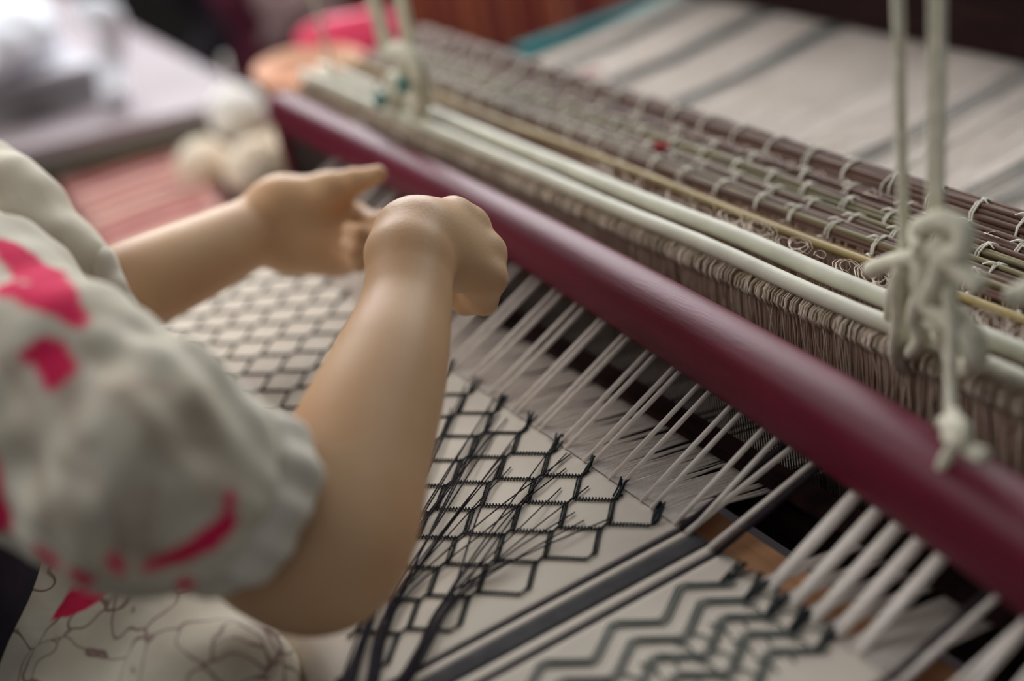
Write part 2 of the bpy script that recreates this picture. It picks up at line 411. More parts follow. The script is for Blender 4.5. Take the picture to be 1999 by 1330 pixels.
# lower shed: a sheet of fine threads with open slits
lp = list(np.arange(-1.50, -.676, .00105)); cuts = np.array([(t[0]-.014) for t in tops]+[(t[0]-.006) for t in tops])
lp += list(np.arange(-.4755+.002, -.4755+.0, .001))
for c in (-.585, -.5645, -.545, -.526, -.507, -.49):
    lp += list(np.arange(c-.0045, c+.0045, .0012))
lp += list(np.arange(-.506, -.474, .0012))+list(np.arange(-.425, -.3, .0014))
lp = np.array(lp); n = len(lp); paths = np.zeros((n, 4, 3))
ys = np.array([FELL-.004, .46, .50, .60]); zs = np.array([ZC, ZC-.005, ZC-.012, ZC-.03])
dd = lp[:, None]-cuts[None]; near = np.abs(dd).argmin(1); dn = dd[np.arange(n), near]; push = np.where(lp < -.672, np.sign(dn)*.0030*np.exp(-(dn/.005)**2), 0)
paths[:, :, 0] = lp[:, None]+rng.normal(0, .00012, (n, 4))*np.array([0, .5, 1, 1])+push[:, None]*np.array([0, .25, 1, 1]); paths[:, :, 1] = ys; paths[:, :, 2] = zs+rng.normal(0, .0006, (n, 4))*np.array([0, 1, 1, 1])
right = paths[:, 0, 0] > -.62
link('lower_thread_sheet', strands(paths[~right], np.array([.0012, .0010, .00075, .0006]), 4), WARP, warp, 'stuff')
pr = paths[right].copy(); sh = pr.copy(); link('lower_thread_sheet', strands(pr, .00072, 4), WARP, warp, 'stuff')
# through the heddles and out to the back beam
xs = np.repeat(np.arange(-1.66, -.34, .0012), 2); n = len(xs); Yb = np.array([.60, .80, .90, 1.02, 1.16, 1.21, 1.95]); m = len(Yb)
paths = np.zeros((n, m, 3)); paths[:, :, 0] = xs[:, None]+np.cumsum(rng.normal(0, .0005, (n, m)), 1); paths[:, :, 1] = Yb
paths[:, :, 2] = np.array([.825, .835, .832, .835, .850, .851, .835])+rng.normal(0, .0011, (n, m))+.0010*np.sin(xs*61)[:, None]*np.sin(Yb*7)[None]
link('back_thread_sheet', strands(paths, .00095, 4), WARP, warp, 'stuff')
gx = np.concatenate([c+rng.normal(0, w_, n_) for c, w_, n_ in ((-1.335, .007, 22), (-1.47, .008, 16), (-1.60, .006, 14), (-1.02, .02, 8), (-.86, .03, 14), (-.70, .04, 12))])
n = len(gx); paths = np.zeros((n, m, 3)); paths[:, :, 0] = gx[:, None]+np.cumsum(rng.normal(0, .0012, (n, m)), 1); paths[:, :, 1] = Yb
paths[:, :, 2] = np.array([.825, .837, .835, .839, .854, .855, .836])+rng.normal(0, .001, (n, m))
link('grey_thread_streaks', strands(paths, .0009, 4), WARP_GREY, warp, 'stuff')
v, f = tube(catmull([atz(1115, 152, .848), atz(1140, 146, .853), atz(1172, 138, .848)], 5), .003, 6)
tag(obj('red_string', v, f, mat('red_string', srgb(170, 40, 62), .8)), 'short red string lying on the warp beside the teal rail', 'string')

# ---- batten: maroon hand rail over a reed
bat = thing('batten', 'maroon painted loom batten with a rounded hand rail crossing the warp', 'loom batten')
V = []; F = []; nx = 60; ns = 28
tx_ = [-1.6, -1.33, -1.04, -.8, -.6, -.47, -.28]
pc_ = np.polyfit(tx_, [.518, .511, .511, .502, .482, .469, .452], 3); ps_ = np.polyfit(tx_, [.66, .67, .72, .82, .89, .93, .97], 3)
for i in range(nx+1):
    x = -1.59+1.31*i/nx; cy = float(np.polyval(pc_, x))*1.0574-.004; s_ = float(np.polyval(ps_, x)); cz = .903; hy = .0285; hz = .0345
    for k in range(ns):
        q = 2*math.pi*k/ns; c_, s2 = math.cos(q), math.sin(q); e = .8
        V.append((x, cy+s_*hy*math.copysign(abs(c_)**e, c_), cz+s_*hz*math.copysign(abs(s2)**e, s2)))
for i in range(nx):
    for k in range(ns): F.append((i*ns+k, (i+1)*ns+k, (i+1)*ns+(k+1) % ns, i*ns+(k+1) % ns))
F.append(tuple(range(ns))); F.append(tuple(nx*ns+k for k in range(ns))[::-1])
obj('hand_rail', V, F, BATTEN, bat)
v, f = box((-1.58, .518, .755), (-.3, .548, .792), .003); obj('race_board', v, f, DARKWOOD, bat, smooth=False)
xs = np.arange(-1.56, -.32, .003); paths = np.zeros((len(xs), 2, 3)); paths[:, :, 0] = xs[:, None]; paths[:, :, 1] = .532; paths[:, 0, 2] = .79; paths[:, 1, 2] = .89
link('reed', strands(paths, .0006, 4), mat('reed_metal', srgb(70, 62, 60), .5), bat, 'stuff')
for x in (-1.575, -.31):
    v, f = box((x-.012, .525, .79), (x+.012, .548, .90), .003); obj('batten_cap', v, f, BATTEN, bat, smooth=False)
# low dark strip in front of the reed, standing for the batten's shadow on the warp
v, f = box((-1.55, .500, .8225), (-.3, .519, .834), .002); obj('batten_shade_strip', v, f, DARKWOOD, bat, smooth=False)

# ---- front heddle shaft: two white tubes, a wrapped bar and the hanging heddles
sh = thing('heddle_shaft', 'front heddle shaft with two white tubes and a dense row of beige string heddles', 'loom shaft')
XA, XB = -1.61, -.32
for (y, z, r) in ((.5855, .931, .0062), (.6105, .931, .0068)):
    P = [(XA+(XB-XA)*i/30, y+.0008*math.sin(i*1.1), z+.0006*math.sin(i*.8)) for i in range(31)]
    v, f = tube(P, r, 14); obj('white_tube', v, f, ROD, sh)
v, f = tube([(XA, .584, .9155), (XB, .584, .9155)], .0060, 10); obj('wrapped_bar', v, f, mat('old_bar', srgb(132, 112, 90), .7), sh)
def rings(x0, x1, n, y, z, r, wr, m, name, jx=.0):
    xs = np.sort(rng.uniform(x0, x1, n)); k = 9; q = np.linspace(0, 2*math.pi, k)
    P = np.zeros((n, k, 3)); tilt = rng.normal(0, jx, n)[:, None]
    P[:, :, 0] = xs[:, None]+tilt*np.cos(q)[None]; rr = r*(1+rng.random((n, 1))*.25)
    P[:, :, 1] = y+rr*np.cos(q)[None]; P[:, :, 2] = z+rr*np.sin(q)[None]
    return link(name, strands(P, wr, 4), m, sh, 'stuff')
rings(XA, XB, 620, .584, .9155, .0066, .0008, mat('wrap_thread', srgb(196, 182, 162), .9), 'wrapping_loops', .0012)
rings(XA, XB, 160, .584, .9155, .0072, .0010, HEDDLE_L, 'pale_wrapping_loops', .002)
def heddles(n, y, ztop, zbot, r, m, name, par, wav=.0015, sy=.003, x0=XA, x1=XB, kk=8):
    xs = np.sort(rng.uniform(x0, x1, n)); z = np.linspace(ztop, zbot, kk); P = np.zeros((n, kk, 3))
    t = np.linspace(0, 1, kk)
    P[:, :, 0] = xs[:, None]+rng.normal(0, wav, (n, 1))*np.sin(t*rng.uniform(2, 7, (n, 1))+rng.uniform(0, 6, (n, 1)))+rng.normal(0, .0003, (n, kk))+.0022*np.sin(xs*43)[:, None]*t
    P[:, :, 1] = y+rng.normal(0, sy, (n, 1))*np.minimum(1, t*3)+rng.normal(0, wav*.6, (n, 1))*np.sin(t*5+rng.uniform(0, 6, (n, 1)))
    P[:, :, 2] = z
    return link(name, strands(P, r, 3), m, par, 'stuff')
heddles(2600, .585, .916, .76, .0008, HEDDLE, 'string_heddles', sh)
heddles(260, .580, .916, .76, .00055, HEDDLE_L, 'pale_string_heddles', sh, .0035)
heddles(420, .590, .916, .76, .0009, HEDDLE_D, 'dull_string_heddles', sh)
v, f = tube([(XA, .586, .765), (XB, .586, .765)], .006, 8); obj('lower_bar', v, f, DARKWOOD, sh)
heddles(360, .6105, .927, .76, .0009, HEDDLE_D, 'rear_string_heddles', sh)
# frizzy thread ends over the rear tube
n = 130; q = np.linspace(0, 1, 9); P = np.zeros((n, 9, 3)); x_ = -1.25+np.sort(rng.random(n)**.6)*.88
sc = .004+.009*rng.random((n, 1)); a1 = rng.uniform(2.5, 7, (n, 1)); p0 = rng.uniform(0, 6, (n, 1))
P[:, :, 0] = x_[:, None]+sc*np.cos(p0+a1*q)*1.2; P[:, :, 1] = .626+sc*np.sin(p0+a1*q)*.7+.004*rng.normal(0, 1, (n, 1)); P[:, :, 2] = .929+sc*.7*np.abs(np.sin(p0*.5+a1*q*.7))
link('frizzy_thread_ends', strands(P, .0004, 3), HEDDLE_L, sh, 'stuff')

# ---- rear heddles under a yellow bamboo stick
rh = thing('rear_heddle_shaft', 'rear curtain of beige heddles hanging from a thin yellow bamboo stick', 'loom shaft')
v, f = tube([(XA-.05+(XB-XA+.05)*i/20, .655+.0015*math.sin(i*.9), .9215) for i in range(21)], [.0034, .0032, .0036], 8); obj('bamboo_stick', v, f, YELLOWSTICK, rh)
heddles(2600, .662, .955*0+.921, .76, .0009, HEDDLE, 'string_heddles', rh, x0=XA-.05)
heddles(420, .668, .921, .76, .0009, HEDDLE_D, 'dull_string_heddles', rh, x0=XA-.05)
# little dark knots in the rear heddles
n = 150; P = np.zeros((n, 3, 3)); xx = rng.uniform(-.95, -.6, n); zz = rng.uniform(.885, .912, n)
for k in range(3): P[:, k] = np.stack([xx+(k-1)*.0006*rng.normal(0, 1, n), np.full(n, .6545), zz+(k-1)*.0018], 1)
link('heddle_knots', strands(P, .0006, 4), mat('knot_brown', srgb(112, 84, 70), .9), rh, 'stuff')

# ---- bundles of lease sticks tied with white string
def bundle(y, z, rad, nst, m, label, step, tie_r, off=0, tufts=0, sr=.0035, x0=-1.63, x1=-.31, tm=WHITE_COTTON, loosen=0):
    b = thing('stick_bundle', label, 'stick bundle', 'tied stick bundles behind the heddles')
    for i in range(nst):
        q = 2*math.pi*(i+.37)/nst; rr = (rad-sr)*(1 if i else .2)
        P = [(x0+(x1-x0)*j/12+.004*rng.normal(), y+rr*math.cos(q)*1.12+.0009*math.sin(j*1.3+i*2), z+rr*math.sin(q)+.0008*math.sin(j*.9+i*3)) for j in range(13)]
        v, f = tube(P, sr*(.85+.3*rng.random()), 7); obj('stick', v, f, m[i % len(m)], b)
    # dark core so the sticks read as one bundle
    x = x0+.03+off; proto = None
    while x < x1:
        segs = []
        for w_ in range(2):
            q = np.linspace(0, 2*math.pi, 11); dx = (w_-.5)*.0022; tl = rng.normal(0, .0016)
            P = [(x+dx+tl*math.cos(a), y+tie_r*1.14*math.cos(a), z+tie_r*math.sin(a)) for a in q]
            segs.append(tube(P, .0009, 5, cap=False))
        # knot and short tail
        c = np.array([x, y+tie_r*.2*rng.normal(), z+tie_r*1.02]); sg = rng.choice([-1, 1])
        segs.append(tube(catmull([c, c+(.003*sg, -.002, .0018), c+(.009*sg, -.004, -.0005)], 4), [.0013, .0009, .0004], 5))
        v, f = merge(segs); o = obj('string_tie', v, f, tm, b)
        x += step*(.9+.2*rng.random())
    if tufts:
        n = tufts; q = np.linspace(0, 1, 6); P = np.zeros((n, 6, 3)); xc = np.sort(rng.uniform(x0, x1, n)); xc = xc-np.mod(xc, .032)+rng.normal(0, .004, n)
        s = .003+.006*rng.random((n, 1)); p0 = rng.uniform(0, 6, (n, 1))
        P[:, :, 0] = xc[:, None]+s*np.cos(p0+3*q); P[:, :, 1] = y-.003+s*.7*np.sin(p0+3*q); P[:, :, 2] = z+rad*.8+s*.5*np.abs(np.sin(p0+3*q))
        link('thread_tufts', strands(P, .0005, 3), HEDDLE_L, b, 'stuff')
    return b
bundle(.7565, .925, .0125, 15, [BROWNSTICK], 'dark brown stick bundle farthest back, tied at wide spacing', .046, .0130, sr=.0026)
bundle(.7335, .920, .0095, 11, [BROWNSTICK], 'second brown stick bundle from the back, covered in white thread tufts', .060, .0100, .01, 110, sr=.0022)
bundle(.7150, .921, .0088, 11, [OLIVESTICK, OLIVESTICK, BROWNSTICK], 'olive stick bundle in front of the tufted brown one', .046, .0092, .02, 0, sr=.0022)
bundle(.6990, .919, .0078, 10, [OLIVESTICK, BROWNSTICK], 'narrow olive stick bundle in the middle of the row', .046, .0082, .025, sr=.0021)
bundle(.6830, .917, .0095, 13, [BROWNSTICK, OLIVESTICK, BROWNSTICK], 'thick brown and olive stick bundle second from the front', .046, .0099, .03, sr=.0024)
bundle(.6690, .9115, .0050, 6, [OLIVESTICK, BROWNSTICK], 'thinnest stick bundle, in front of the thick one', .046, .0056, .033, sr=.0018)
o = thing('red_thread_knot', 'small crimson thread knot on the olive sticks', 'thread knot')
c = aty(1294, 286, .697); segs = [tube(catmull([c+rng.normal(0, .003, 3) for _ in range(5)], 4), .0016, 5) for _ in range(3)]
v, f = merge(segs); obj('knot', v, f, mat('crimson', srgb(190, 30, 70), .8), o)

# ---- cords with knots, hanging from above and carrying the shaft
def rope(P, r, par, name='rope', m=ROPE, n=10, label=None):
    Q = catmull(P, n); v, f = tube(Q, r, 10)
    o = obj(name, v, f, m, par)
    if label: o['label'] = label
    return o
def up(p, h, lean=(0, 0)): return (p[0]+lean[0], p[1]+lean[1], p[2]+h)
YF = .565
def A(px, py, y=YF): return aty(px, py, y)
c1 = thing('shaft_cord', 'left one of two white cords at right, hanging straight to the knots', 'cord', 'cords tied to the front shaft')
a = A(1766, 560); t = A(1752, -60); rope([t+(t-a)*.8, t, (t+a)/2, a], .0036, c1)
rope([a, A(1762, 600, .572), A(1768, 660, .572), A(1760, 700, .575)], .0034, c1, 'rope_tail')
c2 = thing('shaft_cord', 'right doubled white cord at right, hanging to the large knot', 'cord', 'cords tied to the front shaft')
for px0, px1 in ((1822, 1818), (1838, 1834)):
    a = A(px1, 450); t = A(px0, -60, .58); rope([t+(t-a)*.8, t, (t+a)/2, a], .0031, c2)
kn = thing('rope_knot', 'large lumpy white rope knot around both tubes at right', 'rope knot', 'rope knots on the front shaft')
K = lambda P, r, nm='rope_loop', lab=None: rope([A(*p) for p in P], r, kn, nm, label=lab)
K([(1700, 528, .57), (1740, 512, .565), (1790, 500, .555), (1830, 480, .555), (1850, 450, .56), (1820, 435, .56), (1790, 450, .56), (1800, 490, .55)], .0058)
K([(1795, 445, .555), (1840, 430, .555), (1880, 450, .555), (1876, 490, .55), (1850, 500, .55), (1870, 520, .55), (1905, 552, .55), (1915, 560, .55)], .0068, lab='thick rounded rope end')
K([(1760, 520, .56), (1750, 560, .56), (1755, 620, .565), (1748, 690, .57), (1770, 720, .585), (1790, 680, .60)], .0048)
K([(1790, 500, .555), (1800, 560, .55), (1785, 620, .555), (1800, 660, .56), (1780, 690, .57)], .0052)
K([(1840, 470, .555), (1830, 540, .55), (1810, 590, .55), (1840, 620, .55), (1870, 640, .55), (1900, 690, .55), (1895, 720, .555), (1860, 715, .56)], .0062)
K([(1850, 600, .555), (1880, 620, .555), (1908, 660, .555), (1912, 700, .56), (1880, 725, .565), (1850, 690, .57), (1842, 640, .565)], .0050)
K([(1815, 500, .565), (1855, 560, .56), (1835, 610, .56), (1800, 600, .565), (1770, 570, .57), (1790, 540, .565)], .0056)
K([(1735, 640, .59), (1745, 560, .575), (1770, 530, .565), (1800, 545, .565)], .0045)
K([(1800, 620, .56), (1830, 640, .555), (1850, 680, .56), (1860, 740, .56)], .0048)
tl = thing('rope_tail', 'white rope end hanging from the knot down over the maroon batten', 'rope end')
rope([A(1850, 560, .552), A(1858, 640, .545), A(1856, 740, .535), A(1858, 810, .52), A(1862, 850, .505)], .0040, tl)
rope([A(1840, 825, .502), A(1868, 840, .494), A(1862, 870, .492), A(1845, 900, .488), A(1832, 940, .486)], .0040, tl)
rope([A(1860, 810, .508), A(1872, 845, .494), A(1890, 875, .494), A(1925, 893, .494)], .0048, tl)
rope([A(1850, 850, .494), A(1875, 862, .491), A(1880, 835, .497), A(1852, 822, .503)], .0045, tl)
e = thing('rope_end', 'white rope end poking in at the right edge of the picture', 'rope end')
rope([A(1978, 582, .57), A(2000, 572, .57), A(2050, 560, .575)], .0072, e)
# far left cluster
c3 = thing('shaft_cord', 'pair of white cords slanting down to the far left knot', 'cord', 'cords tied to the front shaft')
YL = .60
for (x0, x1) in ((712, 752), (725, 765), (768, 800), (782, 812)):
    a = A(x1, 110, YL); t = A(x0, -40, YL-.01); rope([t+(t-a)*1.2, t, (t+a)/2, a], .0042, c3)
c4 = thing('shaft_cord', 'thin single cord hanging farthest left above the white tubes', 'cord', 'cords tied to the front shaft')
a = A(650, 140, YL); t = A(603, -40, YL); rope([t+(t-a)*1.2, t, (t+a)/2, a, A(655, 185, .61)], .0026, c4)
k2 = thing('rope_knot', 'blurred white rope knot around both tubes at far left', 'rope knot', 'rope knots on the front shaft')
K2 = lambda P, r: rope([A(p[0], p[1], p[2] if len(p) > 2 else YL-.01) for p in P], r, k2, 'rope_loop')
K2([(765, 100), (800, 105), (822, 150), (820, 200), (810, 250), (780, 260), (765, 215), (770, 150)], .0095)
K2([(790, 110), (790, 160), (775, 200), (790, 240), (815, 230), (826, 180), (815, 130)], .0090)
K2([(800, 180), (815, 215), (800, 260), (770, 270), (758, 235), (775, 190)], .0080)
K2([(730, 170), (745, 205), (740, 225), (760, 250)], .0055)
lp = thing('rope_loop', 'blurred white rope loop hanging from the tubes at far left', 'rope loop')
rope([A(705, 235, .585), A(686, 262, .58), A(682, 292, .58), A(696, 300, .58), A(704, 275, .58), A(712, 240, .585)], .0065, lp)
for (px, py, lab) in ((742, 195, 'teal bead threaded on the far left knot, left side'), (787, 166, 'teal bead in the middle of the far left knot')):
    bm = bmesh.new(); bmesh.ops.create_uvsphere(bm, u_segments=14, v_segments=8, radius=.0075); me = bpy.data.meshes.new('bead'); bm.to_mesh(me); bm.free()
    for v_ in me.vertices: v_.co.z *= 1.3
    o = link('bead', me, mat('teal_bead', srgb(96, 140, 134), .4)); o.location = A(px, py, YL-.03); tag(o, lab, 'bead')

# ================================================================== WEAVER
D = atd
Rs = D(-70, 640, .91); Re = D(640, 1060, .85); Rw = D(800, 510, 1.0)
Le = D(110, 640, 1.17); Lw = D(522, 440, 1.30); Ls = np.array([-1.27, .03, 1.08])
nk = np.array([-1.09, .02, 1.12]); hd = np.array([-1.09, .10, 1.29])
body = []
def cap(a, b, ra, rb, k=.03): body.append((np.array(a, float), np.array(b, float), ra, rb, k))
def chain(pts, k0=.03):
    c = catmull([np.append(p, r) for p, r in pts], 14)
    for i in range(len(c)-1): cap(c[i][:3], c[i+1][:3], c[i][3], c[i+1][3], k0 if i == 0 else .0002)
cap((-1.09, -.03, .98), (-1.08, -.04, .72), .105, .115); cap((-1.16, -.03, 1.0), (-1.14, -.04, .70), .09, .11, .05); cap((-1.02, -.03, 1.0), (-1.02, -.04, .70), .09, .11, .05)
cap(nk-(0, 0, .05), Rs, .055, .052, .05); cap(nk-(0, 0, .05), Ls, .055, .052, .05)
cap(nk-(0, .0, .02), hd-(0, .01, .06), .052, .046, .03)
cap(hd+(0, -.015, .03), hd+(0, -.015, .03), .092, .092, .03); cap(hd+(0, .035, -.06), hd+(0, .0, .0), .045, .07, .04)
cap(hd+(0, .085, .0), hd+(0, .10, -.03), .007, .013, .015)                              # nose
cap(hd+(-.02, .082, -.062), hd+(.02, .082, -.062), .007, .007, .008)                     # lips
cap(hd+(.08, -.01, .0), hd+(.083, -.015, -.04), .012, .009, .01); cap(hd+(-.08, -.01, .0), hd+(-.083, -.015, -.04), .012, .009, .01)
for s in (-1, 1): cap(hd+(s*.032, .076, .012), hd+(s*.032, .076, .012), .012, .012, .006)
for s, kx in ((-1, -1.17), (1, -.99)):
    cap((kx, -.05, .62), (kx-.02, .32, .60), .085, .062, .05); cap((kx-.02, .32, .60), (kx-.02, .30, .12), .055, .035, .03); cap((kx-.02, .30, .06), (kx-.02, .42, .035), .032, .024, .02)
# right arm
chain([(Rs, .052), ((Rs+D(430, 965, .84))/2, .050), (D(430, 965, .855), .0450), (D(560, 1068, .855), .0470), (Re, .0495), (D(700, 880, .89), .0460), (D(755, 730, .93), .0395), (D(790, 610, .97), .0318), (D(803, 505, 1.0), .0292), (D(815, 470, 1.015), .0268)])
CP = D(815, 470, 1.015)
cap(D(752, 490, 1.0), D(757, 495, .995), .0125, .0125, .012)                             # ulna bump
CP = D(815, 470, 1.015); cap(D(803, 505, 1.0), CP, .0290, .0265, .008)
rh_ = {'index': [(884, 420, 1.045), (880, 452, 1.085), (850, 492, 1.10), (838, 520, 1.095)], 'middle': [(921, 441, 1.052), (925, 490, 1.095), (888, 522, 1.11), (866, 535, 1.10)],
       'ring': [(952, 492, 1.045), (950, 545, 1.085), (905, 562, 1.10), (880, 560, 1.09)], 'pinky': [(958, 545, 1.03), (946, 590, 1.055), (908, 594, 1.07), (884, 580, 1.07)]}
for i, (nme, P) in enumerate(rh_.items()):
    p = [D(*q) for q in P]; r0 = (.0135, .0135, .0130, .0120)[i]; fr = (.0100, .0102, .0096, .0086)[i]
    cap(CP+(D(830+8*i, 440+22*i, 1.02)-CP)*.8, p[0], .0185, r0*.93, .016)
for i, (nme, P) in enumerate(rh_.items()):
    p = [D(*q) for q in P]; fr = (.0108, .0108, .0102, .0094)[i]
    cap(p[0], p[1], fr*1.08, fr, .007); cap(p[1], p[2], fr, fr*.88, .004); cap(p[2], p[3], fr*.88, fr*.76, .004)
cap(D(850, 500, 1.03), D(920, 520, 1.045), .020, .017, .02)                              # palm fill
tp = [D(785, 455, 1.025), D(800, 440, 1.06), D(838, 462, 1.095), D(850, 500, 1.115)]
cap(tp[0], tp[1], .017, .0135, .02); cap(tp[1], tp[2], .0130, .0112, .008); cap(tp[2], tp[3], .0112, .0085, .004)
# left arm
LP = D(560, 432, 1.305)
chain([(Ls, .050), ((Ls+Le)/2, .047), (Le, .044), (D(260, 562, 1.21), .0400), (D(400, 498, 1.255), .0355), (Lw, .0300), (LP, .0270)])
cap(D(535, 405, 1.295), D(560, 478, 1.30), .026, .024, .012)
lh_ = {'index': [(690, 424, 1.315), (738, 436, 1.29), (776, 424, 1.27), (803, 407, 1.26)], 'middle': [(698, 450, 1.312), (740, 462, 1.278), (782, 462, 1.265), (805, 450, 1.255)],
       'ring': [(676, 478, 1.305), (714, 488, 1.270), (702, 458, 1.250), (682, 448, 1.255)], 'pinky': [(662, 502, 1.302), (702, 512, 1.270), (696, 488, 1.248), (676, 476, 1.252)]}
for i, (nme, P) in enumerate(lh_.items()):
    p = D(*P[0]); cap(LP+(D(560, 395+28*i, 1.305)-LP)*.9, p, .0185, .0130, .018)
for i, (nme, P) in enumerate(lh_.items()):
    p = [D(*q) for q in P]; fr = (.0098, .0100, .0095, .0085)[i]
    cap(p[0], p[1], fr*1.12, fr, .008); cap(p[1], p[2], fr, fr*.9, .004); cap(p[2], p[3], fr*.9, fr*.75, .004)
cap(D(565, 400, 1.298), D(638, 378, 1.29), .022, .0175, .02); cap(D(638, 372, 1.29), D(690, 356, 1.285), .0150, .0118, .012); cap(D(690, 356, 1.285), D(738, 340, 1.28), .0115, .0082, .006)
cap(D(580, 478, 1.30), D(650, 492, 1.30), .021, .018, .02)
me = skin_surface(body, .0026); relax(me, 7)
person = link('person', me, SKIN)
tag(person, 'person in a pink flowered white blouse seated at the loom, arms reaching over the cloth', 'person')
# nails on the left thumb
print('skin verts', len(me.vertices))

# blouse --------------------------------------------------------------
bl = []
def bc(a, b, ra, rb, k=.05): bl.append((np.array(a, float), np.array(b, float), ra, rb, k))
bc((-1.09, -.03, .98), (-1.08, -.035, .80), .128, .132); bc((-1.16, -.03, 1.0), (-1.14, -.04, .80), .105, .11); bc((-1.01, -.03, 1.0), (-1.01, -.035, .80), .105, .11)
bc(nk-(0, 0, .075), Rs, .06, .075); bc(nk-(0, 0, .075), Ls, .06, .070)
bc(D(-100, 660, .92), D(105, 800, .82), .074, .074, .03); bc(D(105, 800, .82), D(285, 915, .79), .074, .068, .012); bc(D(285, 915, .79), D(362, 945, .80), .068, .059, .012)
bc(Ls, Le*.75+Ls*.25, .075, .062, .05); bc(D(-40, 440, 1.16), D(100, 530, 1.17), .07, .050, .04)
ar_a, ar_b = D(105, 800, .82), D(462, 985, .81); axn = (ar_b-ar_a)/np.linalg.norm(ar_b-ar_a)
e1 = np.cross(axn, (0, 0, 1)); e1 /= np.linalg.norm(e1); e2 = np.cross(axn, e1)
def wrinkle(X):
    rel = X-ar_a; t = rel@axn; th = np.arctan2(rel@e2, rel@e1)
    g = .0034*np.clip(t/.08, 0, 1)*np.clip((.135-t)/.04, .25, 1)*np.sin(th*15+2.2*np.sin(t*38))+.0026*np.sin(X[..., 0]*61+3*np.sin(X[..., 2]*33))*np.sin(X[..., 1]*47+X[..., 2]*29)
    return g+.0016*np.sin(X[..., 0]*133+X[..., 1]*97)*np.sin(X[..., 2]*121)
me = skin_surface(bl, .004, wrinkle); relax(me, 3)
# printed flowers: pink petals and brown outlines, stored on the cloth itself
n = len(me.vertices); X = np.empty(n*3, np.float32); me.vertices.foreach_get('co', X); X = X.reshape(-1, 3).astype(float)
bvh = BVHTree.FromPolygons([tuple(x) for x in X], [tuple(p.vertices) for p in me.polygons])
def hit(px, py):
    d = ray(px, py); h = bvh.ray_cast(Vector(CAM), Vector(d).normalized()); return np.array(h[0]) if h[0] is not None else None
prt = np.zeros(n); grey = np.zeros(n)
def stroke(P, r, arr, soft=.002):
    H = [hit(*p) for p in P]; H = [h for h in H if h is not None]
    if not H: return
    rr = list(np.interp(np.linspace(0, 1, len(H)), np.linspace(0, 1, len(r)), r)) if isinstance(r, (list, tuple)) else [r]*len(H)
    for i in range(max(1, len(H)-1)):
        a = H[i]; b = H[min(i+1, len(H)-1)]; ab = b-a; t = np.clip((X-a)@ab/(ab@ab+1e-12), 0, 1)
        d = np.linalg.norm(X-a-t[:, None]*ab, axis=1)-(rr[i]+(rr[min(i+1, len(H)-1)]-rr[i])*t)
        d += .0015*np.sin(X[:, 0]*300)*np.sin(X[:, 2]*270)
        np.maximum(arr, np.clip(.5-d/soft, 0, 1), out=arr)
stroke([(5, 480), (60, 520), (110, 570), (150, 625)], [.010, .014, .012, .007], prt)
stroke([(5, 560), (50, 575), (100, 600)], [.010, .006], prt)
stroke([(90, 690), (110, 715), (105, 745)], [.011, .011, .006], prt); stroke([(60, 690), (80, 700)], .006, prt)
stroke([(450, 975), (440, 1020), (405, 1060), (350, 1085), (285, 1105)], [.0035, .0065, .008, .0075, .003], prt)
stroke([(200, 1195), (245, 1212)], .010, prt); stroke([(225, 1100), (235, 1110)], .005, prt); stroke([(360, 1140), (350, 1170)], .006, prt)
stroke([(85, 1085), (95, 1095)], .006, prt); stroke([(150, 1120), (165, 1130)], .005, prt); stroke([(-60, 900), (-40, 1000)], .02, prt)
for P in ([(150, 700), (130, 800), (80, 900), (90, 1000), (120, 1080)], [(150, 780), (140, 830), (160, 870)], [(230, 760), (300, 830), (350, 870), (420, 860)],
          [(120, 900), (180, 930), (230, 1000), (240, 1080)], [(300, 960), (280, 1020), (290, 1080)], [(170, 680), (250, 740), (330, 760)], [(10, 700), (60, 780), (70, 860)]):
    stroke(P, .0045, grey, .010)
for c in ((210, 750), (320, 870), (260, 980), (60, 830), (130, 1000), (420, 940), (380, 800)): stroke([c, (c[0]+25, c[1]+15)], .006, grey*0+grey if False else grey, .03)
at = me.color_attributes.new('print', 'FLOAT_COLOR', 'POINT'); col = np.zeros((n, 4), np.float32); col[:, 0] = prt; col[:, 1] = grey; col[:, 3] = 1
at.data.foreach_set('color', col.ravel())
